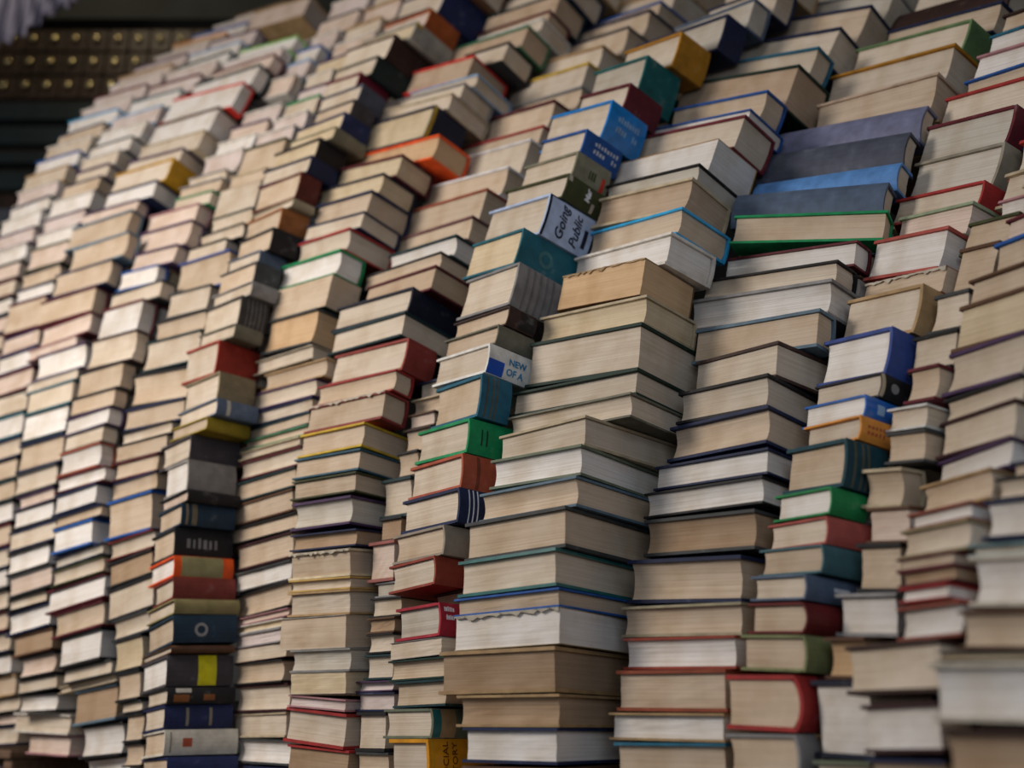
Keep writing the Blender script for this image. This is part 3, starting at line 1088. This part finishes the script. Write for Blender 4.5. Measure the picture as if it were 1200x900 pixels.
# ------------------------------------------------------------------ labels
ORD=['','first','second','third','fourth','fifth','sixth','seventh','eighth','ninth','tenth','eleventh','twelfth']
SPINE_LM={}
def label_for(b):
    bs=byc[b['col']]; k=b['k']; pg=PAGE[b['pg']][1]; cw=COV[b['cov']][1]
    thick='thin ' if b['th']<.03 else ('thick ' if b['th']>.066 else '')
    if b['lm']:
        s=b['lm']
        if ' spine' in s and not any(q in s for q in (' book','volume','page')): s='book with '+('an ' if s[0] in 'aeiou' else 'a ')+s+(' and %s pages'%pg if len(s.split())<9 else '')
        return s+(' in the heap of books' if len(s.split())<10 else '')
    best=None
    for j,q in enumerate(bs):
        if q['lm'] and j!=k:
            if best is None or abs(j-k)<abs(best[0]-k): best=(j,q)
    j,q=best; n=abs(j-k); rel='directly '+('above' if k>j else 'below') if n==1 else ORD[min(12,n)]+' book '+('above' if k>j else 'below')
    kind='paperback' if 'soft' in b['o'] else 'book'
    head='%s%s %s with %s pages'%(thick,cw,kind,pg)
    s=head+', '+rel+' the '+q['lm']
    if len(s.split())>16: s='%s %s, %s the %s'%(cw,kind,rel,q['lm'])
    if len(s.split())>16: s=' '.join(s.split()[:16])
    return s

# ------------------------------------------------------------------ build
stuff_v=[];stuff_f=[];stuff_m=[];stuff_l=[];stuff_mats=[]
def mat_slot(m):
    if m not in stuff_mats: stuff_mats.append(m)
    return stuff_mats.index(m)
def matrix_of(b,off=0.0):
    d,n,u=b['fr']; o=add(add(add(b['P'],d,b['len']),u,-b['th']),n,off)
    return Matrix(((-d[0],n[0],u[0],o[0]),(-d[1],n[1],u[1],o[1]),(-d[2],n[2],u[2],o[2]),(0,0,0,1)))
def into_stuff(geo,mat,M,leaf=None):
    vs,fs=geo[0],geo[1]; o=len(stuff_v); s=mat_slot(mat)
    stuff_v.extend(tuple(M@Vector(v)) for v in vs); stuff_f.extend(tuple(o+i for i in f) for f in fs); stuff_m.extend([s]*len(fs))
    stuff_l.extend(leaf if leaf else [0.0]*len(vs))
GROUP='books heaped in leaning stacks'
labels={}
for b in books:
    o=b['o']; soft='soft' in o; rng=b['rng']; T=b['th']; L=b['len']; W=b['W']; t=b['t']
    bulge=.0045 if t=='S' else (.010 if t=='L' else .003)
    if 'rnd' in o: bulge=.011
    bulge=min(bulge,T*.25)
    if soft: bulge=.0004
    b.update(L=L,T=T,bulge=bulge); b['seen']=min(b['seen'],W)
    cg=cover_geo(t,L,W,T,soft,rng,bulge); pv,pf,pl=pages_geo(t,L,W,T,soft,rng,bulge); M=matrix_of(b)
    if id(b) in chosen:
        cx=Matrix.Translation((-L/2,-W/2,0)); cl=lambda vs:[(v[0]-L/2,v[1]-W/2,v[2]) for v in vs]
        root=bpy.data.objects.new('stacked_book',None); COL.objects.link(root); root.empty_display_size=.02
        root.matrix_world=M@Matrix.Translation((L/2,W/2,0))
        cov=link('cover',to_mesh('cover',cl(cg[0]),cg[1],cover_mat(b['cov'])),root)
        pg=link('page_block',to_mesh('page_block',cl(pv),pf,page_mat(b['pg']),pl),root)
        before=set(COL.objects)
        if o: decorate(b,o,cov)
        if b['cov'] in ('torncream','redtorn','orangetorn','oldbrown'): torn(b,cover_mat('pageflap' if b['cov']!='oldbrown' else 'tan'),cov,rng)['label']='ragged torn paper edge'
        for ob in set(COL.objects)-before:
            ob.data.transform(cx)
        lb=label_for(b)
        if lb in labels: print('DUP LABEL',lb)
        labels[lb]=1
        root['label']=lb; root['category']='book'; root['group']=GROUP
    else:
        into_stuff(cg,cover_mat(b['cov']),M); into_stuff((pv,pf),page_mat(b['pg']),M,pl)
    # a second row of books behind, where it fits
nfill=0
placed=[obb(b) for b in books]
cent=[p[0] for p in placed]
extra=[]
for b in books:
    if b['area']<=0 and b['y']<-30: continue
    for gap in (.006,):
        W2=b['rng'].uniform(.12,.16)
        if b['len']<.07: continue
        ok=False
        while W2>.05:
            A=obb(b,W2,b['W']+gap)
            if not any(sat(A,p) for p in placed) and not any(sat(A,p) for p in extra): ok=True; break
            W2-=.03
        if ok:
            extra.append(A); nfill+=1; rng=b['rng']; T=b['th']; L=b['len']
            b2=dict(b); code=rng.choice(['navy','brown','maroon','black','darkgreen','tan','grey']); pc=rng.choice('ctwgy')
            M=matrix_of(b,b['W']+gap)
            into_stuff(cover_geo('F',L,W2,T,False,rng,min(.003,T*.25)),cover_mat(code),M); pv,pf,pl=pages_geo('F',L,W2,T,False,rng,min(.003,T*.25)); into_stuff((pv,pf),page_mat(pc),M,pl)
print('fillers',nfill)
PL_TOP=1.20
# books under the lowest ones, out of the picture
for c in cols:
    if c['name'] in 'ABC': continue
    b=c['books'][0]; az=math.radians(b['az']); d=(math.sin(az),math.cos(az),0.0); n=(math.cos(az),-math.sin(az),0.0)
    cc,ax,hh=obb(b); zb=min(cc[2]+sx*hh[0]*ax[0][2]+sy*hh[1]*ax[1][2]-hh[2]*ax[2][2] for sx in(-1,1) for sy in(-1,1))-.002
    z=PL_TOP+.001; k=max(1,round((zb-z)/.045)); T=(zb-z)/k
    if T<.008: continue
    for i in range(k):
        L=b['len']; W=b['W']*.96; o_=add(b['P'],d,L); M=Matrix(((-d[0],n[0],0,o_[0]),(-d[1],n[1],0,o_[1]),(0,0,1,z+T*i),(0,0,0,1)))
        rng=b['rng']; into_stuff(cover_geo('F',L,W,T-.0006,False,rng,min(.003,T*.2)),cover_mat(rng.choice(['navy','brown','maroon'])),M)
        pv,pf,pl=pages_geo('F',L,W,T-.0006,False,rng,min(.003,T*.2)); into_stuff((pv,pf),page_mat('t'),M,pl)
me=bpy.data.meshes.new('smaller_books'); me.from_pydata(stuff_v,[],stuff_f)
for m in stuff_mats: me.materials.append(m)
me.polygons.foreach_set('material_index',stuff_m)
at=me.attributes.new('leaf','FLOAT','POINT'); at.data.foreach_set('value',stuff_l)
bm=bmesh.new(); bm.from_mesh(me); bmesh.ops.recalc_face_normals(bm,faces=bm.faces); bm.to_mesh(me); bm.free()
so=link('smaller_books',me); so['label']='small blurred books filling the far end, the top and the gaps of the heap'; so['category']='books'; so['kind']='stuff'

# ------------------------------------------------------------------ the place around
def box_geo(x0,x1,y0,y1,z0,z1,bev=0.0):
    vs=[(x,y,z) for x in(x0,x1) for y in(y0,y1) for z in(z0,z1)]
    fs=[(0,1,3,2),(4,6,7,5),(0,4,5,1),(2,3,7,6),(0,2,6,4),(1,5,7,3)]
    return vs,fs
def boxm(name,ext,mat,parent=None,bev=.003,loc=None,rz=None):
    vs,fs=box_geo(*ext); me=to_mesh(name,vs,fs,mat)
    if bev:
        bm=bmesh.new(); bm.from_mesh(me); bmesh.ops.bevel(bm,geom=list(bm.edges),offset=bev,segments=2,affect='EDGES',profile=.5); bm.to_mesh(me); bm.free()
    o=link(name,me,parent)
    if loc: o.location=loc
    if rz is not None: o.rotation_euler=(0,0,rz)
    return o
dark=plain_mat('dark_plaster',(.020,.024,.022),.8,3,.3)
wood=plain_mat('dark_boards',(.09,.055,.035),.55,6,.4,(1,12,12))
teal=plain_mat('dark_teal_paint',(.010,.020,.024),.5,5,.3)
brownw=plain_mat('shelf_wood',(.16,.10,.065),.5,5,.4,(2,14,14))
leather=plain_mat('brown_leather',(.035,.020,.012),.5,40,.5)
gilt=plain_mat('gilt',(.9,.68,.34),.25,60,.3); gilt.node_tree.nodes['Principled BSDF'].inputs['Metallic'].default_value=.8
for nm,ext,mt in (('floor',(-5,4.2,-1.6,5.05,-.1,0),wood),('ceiling',(-5,4.2,-1.6,5.05,6.1,6.2),dark),('wall_back',(-5,4.2,5.05,5.15,0,6.1),dark),('wall_right',(4.2,4.3,-1.6,5.05,0,6.1),dark)):
    o=boxm(nm,ext,mt,bev=0); o['kind']='structure'
# long counter the heap stands on (out of the picture below)
az=math.radians(-46); 
cn=bpy.data.objects.new('display_counter',None); COL.objects.link(cn); cn.location=(.62,.78,0); cn.rotation_euler=(0,0,math.radians(90+46)); cn['label']='long dark wooden counter under the heap of stacked books'; cn['category']='counter'
# local x runs along the front towards the far end
boxm('counter_top',(-.25,2.60,-.95,.02,PL_TOP-.04,PL_TOP),brownw,cn)
boxm('front_panel',(-.2,2.58,-.03,-.01,.05,PL_TOP-.04),wood,cn)
boxm('side_panel',(-.22,-.2,-.92,-.01,0,PL_TOP-.04),wood,cn); boxm('side_panel',(2.56,2.58,-.92,-.04,0,PL_TOP-.04),wood,cn); boxm('plinth_board',(-.2,2.56,-.9,-.06,0,.05),wood,cn)
# low case under the far stacks, one open bay with upright books
CASE_TOP=1.292
cs=bpy.data.objects.new('low_bookcase',None); COL.objects.link(cs); cs.location=(-1.235,2.69,0); cs.rotation_euler=(0,0,math.radians(144)); cs['label']='low brown bookcase with a dark open bay under the far stacks'; cs['category']='bookcase'
boxm('case_top',(-.01,.95,-.34,.012,CASE_TOP-.02,CASE_TOP),brownw,cs)
boxm('side_panel',(0,.035,-.33,0,0,CASE_TOP-.02),brownw,cs); boxm('side_panel',(.905,.94,-.33,0,0,CASE_TOP-.02),brownw,cs)
boxm('back_panel',(.035,.905,-.335,-.32,.02,CASE_TOP-.02),dark,cs); boxm('shelf',(.035,.905,-.32,-.01,1.022,1.042),brownw,cs); boxm('shelf',(.035,.905,-.32,-.01,.5,.52),brownw,cs); boxm('shelf',(.035,.905,-.32,-.01,.04,.06),brownw,cs)
bpy.context.view_layer.update()
xx=.06
for nm,code,w,h in (('violet','purple',.026,.224),('cream','creamcloth',.022,.212),('yellow green','lemon',.030,.220),('green','green2',.024,.205)):
    r=bpy.data.objects.new('upright_book',None); COL.objects.link(r); r.empty_display_size=.02
    # standing: thickness runs along the case front, spine to the front
    r.matrix_world=cs.matrix_world@Matrix.Translation((xx,-.02,1.0425))
    rng=random.Random(code)
    cg=cover_geo('L',h,.15,w,False,rng,.003); pv,pf,pl=pages_geo('L',h,.15,w,False,rng,.003)
    tr=lambda vs:[(z,-y,x+.0005) for (x,y,z) in vs]
    link('cover',to_mesh('cover',tr(cg[0]),cg[1],cover_mat(code)),r); link('page_block',to_mesh('page_block',tr(pv),pf,page_mat('c'),pl),r)
    r['label']='%s book standing upright in the dark bay of the low bookcase'%nm; r['category']='book'; r['group']='upright books in the low bookcase'
    xx+=w+.006
# tall dark cabinet of little drawers at the back of the room
CY=4.62
cb=bpy.data.objects.new('drawer_cabinet',None); COL.objects.link(cb); cb.location=(-2.05,CY,0); cb['label']='tall dark cabinet with rows of small brass knobbed drawers behind the heap'; cb['category']='cabinet'
boxm('carcass',(-1.15,1.15,.03,.38,0,4.93),leather,cb); boxm('cornice',(-1.2,1.2,-.05,.40,4.93,5.40),dark,cb)
boxm('lower_front',(-1.15,1.15,.0,.03,0,3.70),teal,cb)
for k,(z0,z1,dp) in enumerate(((3.72,3.80,-.02),(3.92,4.02,-.01),(4.06,4.12,-.03),(4.18,4.28,-.01),(4.32,4.42,-.02))):
    o=boxm('ledge',(-1.17,1.17,dp-.02,.03,z0,z1),teal if k else plain_mat('blue_grey_paint',(.07,.08,.11),.5,5,.3),cb)
for r,z in enumerate((4.47,4.615,4.76)):
    for c_ in range(20):
        x=-1.12+c_*.1125; d_=boxm('drawer',(x,x+.105,-.005,.028,z,z+.132),leather,cb,.004)
        vs=[];fs=[];n=12; R=(.008,.008,.017,.020,.012,.0)
        for q,(rr,yy) in enumerate(zip(R,(-.004,-.012,-.017,-.023,-.029,-.030))):
            for i in range(n): a_=2*math.pi*i/n; vs.append((x+.0525+rr*math.cos(a_),yy,z+.07+rr*math.sin(a_)))
        for q in range(5):
            for i in range(n): fs.append((q*n+i,q*n+(i+1)%n,(q+1)*n+(i+1)%n,(q+1)*n+i))
        link('knob',to_mesh('knob',vs,fs,gilt,smooth=True),d_)
# pleated cloth hanging in the dark corner
def px_at(x,y,Y):
    r=ray(x,y); t=Y/r[1]; return Vector(add(EYE,r,t))
top0,top1,bot0,bot1=px_at(-60,-55,3.9),px_at(140,-40,3.9),px_at(-60,80,3.9),px_at(88,4,3.9)
vs=[];fs=[];nu,nv=60,8
for l in (0,.004):
    for j in range(nv+1):
        for i in range(nu+1):
            f,g=i/nu,j/nv; p=(top0.lerp(top1,f)).lerp(bot0.lerp(bot1,f),g); vs.append((p.x,p.y+.022*math.sin(f*math.pi*18)*(.3+.7*g)+l,p.z+.02*math.sin(f*9)*g))
m_=(nu+1)*(nv+1)
for j in range(nv):
    for i in range(nu):
        q=j*(nu+1)+i; fs.append((q,q+1,q+nu+2,q+nu+1)); fs.append((m_+q,m_+q+1,m_+q+nu+2,m_+q+nu+1))
for i in range(nu):
    fs.append((i,i+1,m_+i+1,m_+i)); q=nv*(nu+1)+i; fs.append((q,q+1,m_+q+1,m_+q))
cm,nt,bb=node_mat('striped_cloth',.8); wv=N(nt,'ShaderNodeTexWave'); wv.inputs['Scale'].default_value=9; wv.inputs['Distortion'].default_value=1.2; tc=N(nt,'ShaderNodeTexCoord'); nt.links.new(tc.outputs['Object'],wv.inputs['Vector'])
rp=N(nt,'ShaderNodeValToRGB'); rp.color_ramp.elements[0].color=(.06,.06,.12,1); rp.color_ramp.elements[1].color=(.55,.52,.66,1); nt.links.new(wv.outputs['Fac'],rp.inputs['Fac']); nt.links.new(rp.outputs['Color'],bb.inputs['Base Color'])
cl_=link('hanging_cloth',to_mesh('hanging_cloth',vs,fs,cm,smooth=True)); cl_['label']='pale striped pleated cloth hanging in the dark corner left of the cabinet'; cl_['category']='cloth'

# ------------------------------------------------------------------ light
def area(name,loc,target,size,power,col,spread=180):
    l=bpy.data.lights.new(name,'AREA'); l.shape='DISK'; l.size=size; l.energy=power; l.color=col; l.spread=math.radians(spread)
    o=bpy.data.objects.new(name,l); COL.objects.link(o); o.location=loc
    o.rotation_euler=(Vector(target)-Vector(loc)).to_track_quat('-Z','Y').to_euler(); return o
area('shop_lamp_warm',(-2.25,1.0,2.75),(-.95,2.45,1.75),.9,54,(1.0,.905,.80))
area('cabinet_lamp',(-2.2,3.6,5.6),(-2.1,4.6,4.6),.25,5,(1.0,.82,.55))
area('shop_lamp_overhead',(-.7,-.2,4.9),(.3,1.7,2.0),1.7,15,(1.0,.93,.87))
area('shop_front_window',(.2,-1.2,2.2),(.5,1.3,1.7),1.5,12.5,(.84,.92,1.0))
w=bpy.data.worlds.new('room_air'); SC.world=w; w.use_nodes=True; w.node_tree.nodes['Background'].inputs[0].default_value=(.54,.56,.62,1); w.node_tree.nodes['Background'].inputs[1].default_value=.155
# ------------------------------------------------------------------ camera
cam=bpy.data.cameras.new('camera'); co=bpy.data.objects.new('camera',cam); COL.objects.link(co); SC.camera=co
cam.sensor_width=36; cam.lens=36.0; cam.clip_start=.02; co.location=EYE; co.rotation_euler=(math.pi/2+PITCH,0,0)
cam.dof.use_dof=True; cam.dof.focus_distance=1.60; cam.dof.aperture_fstop=2.0
vs_=SC.view_settings; vs_.view_transform='Standard'; vs_.look='None'; vs_.exposure=0.0; vs_.gamma=1.0; vs_.use_curve_mapping=False
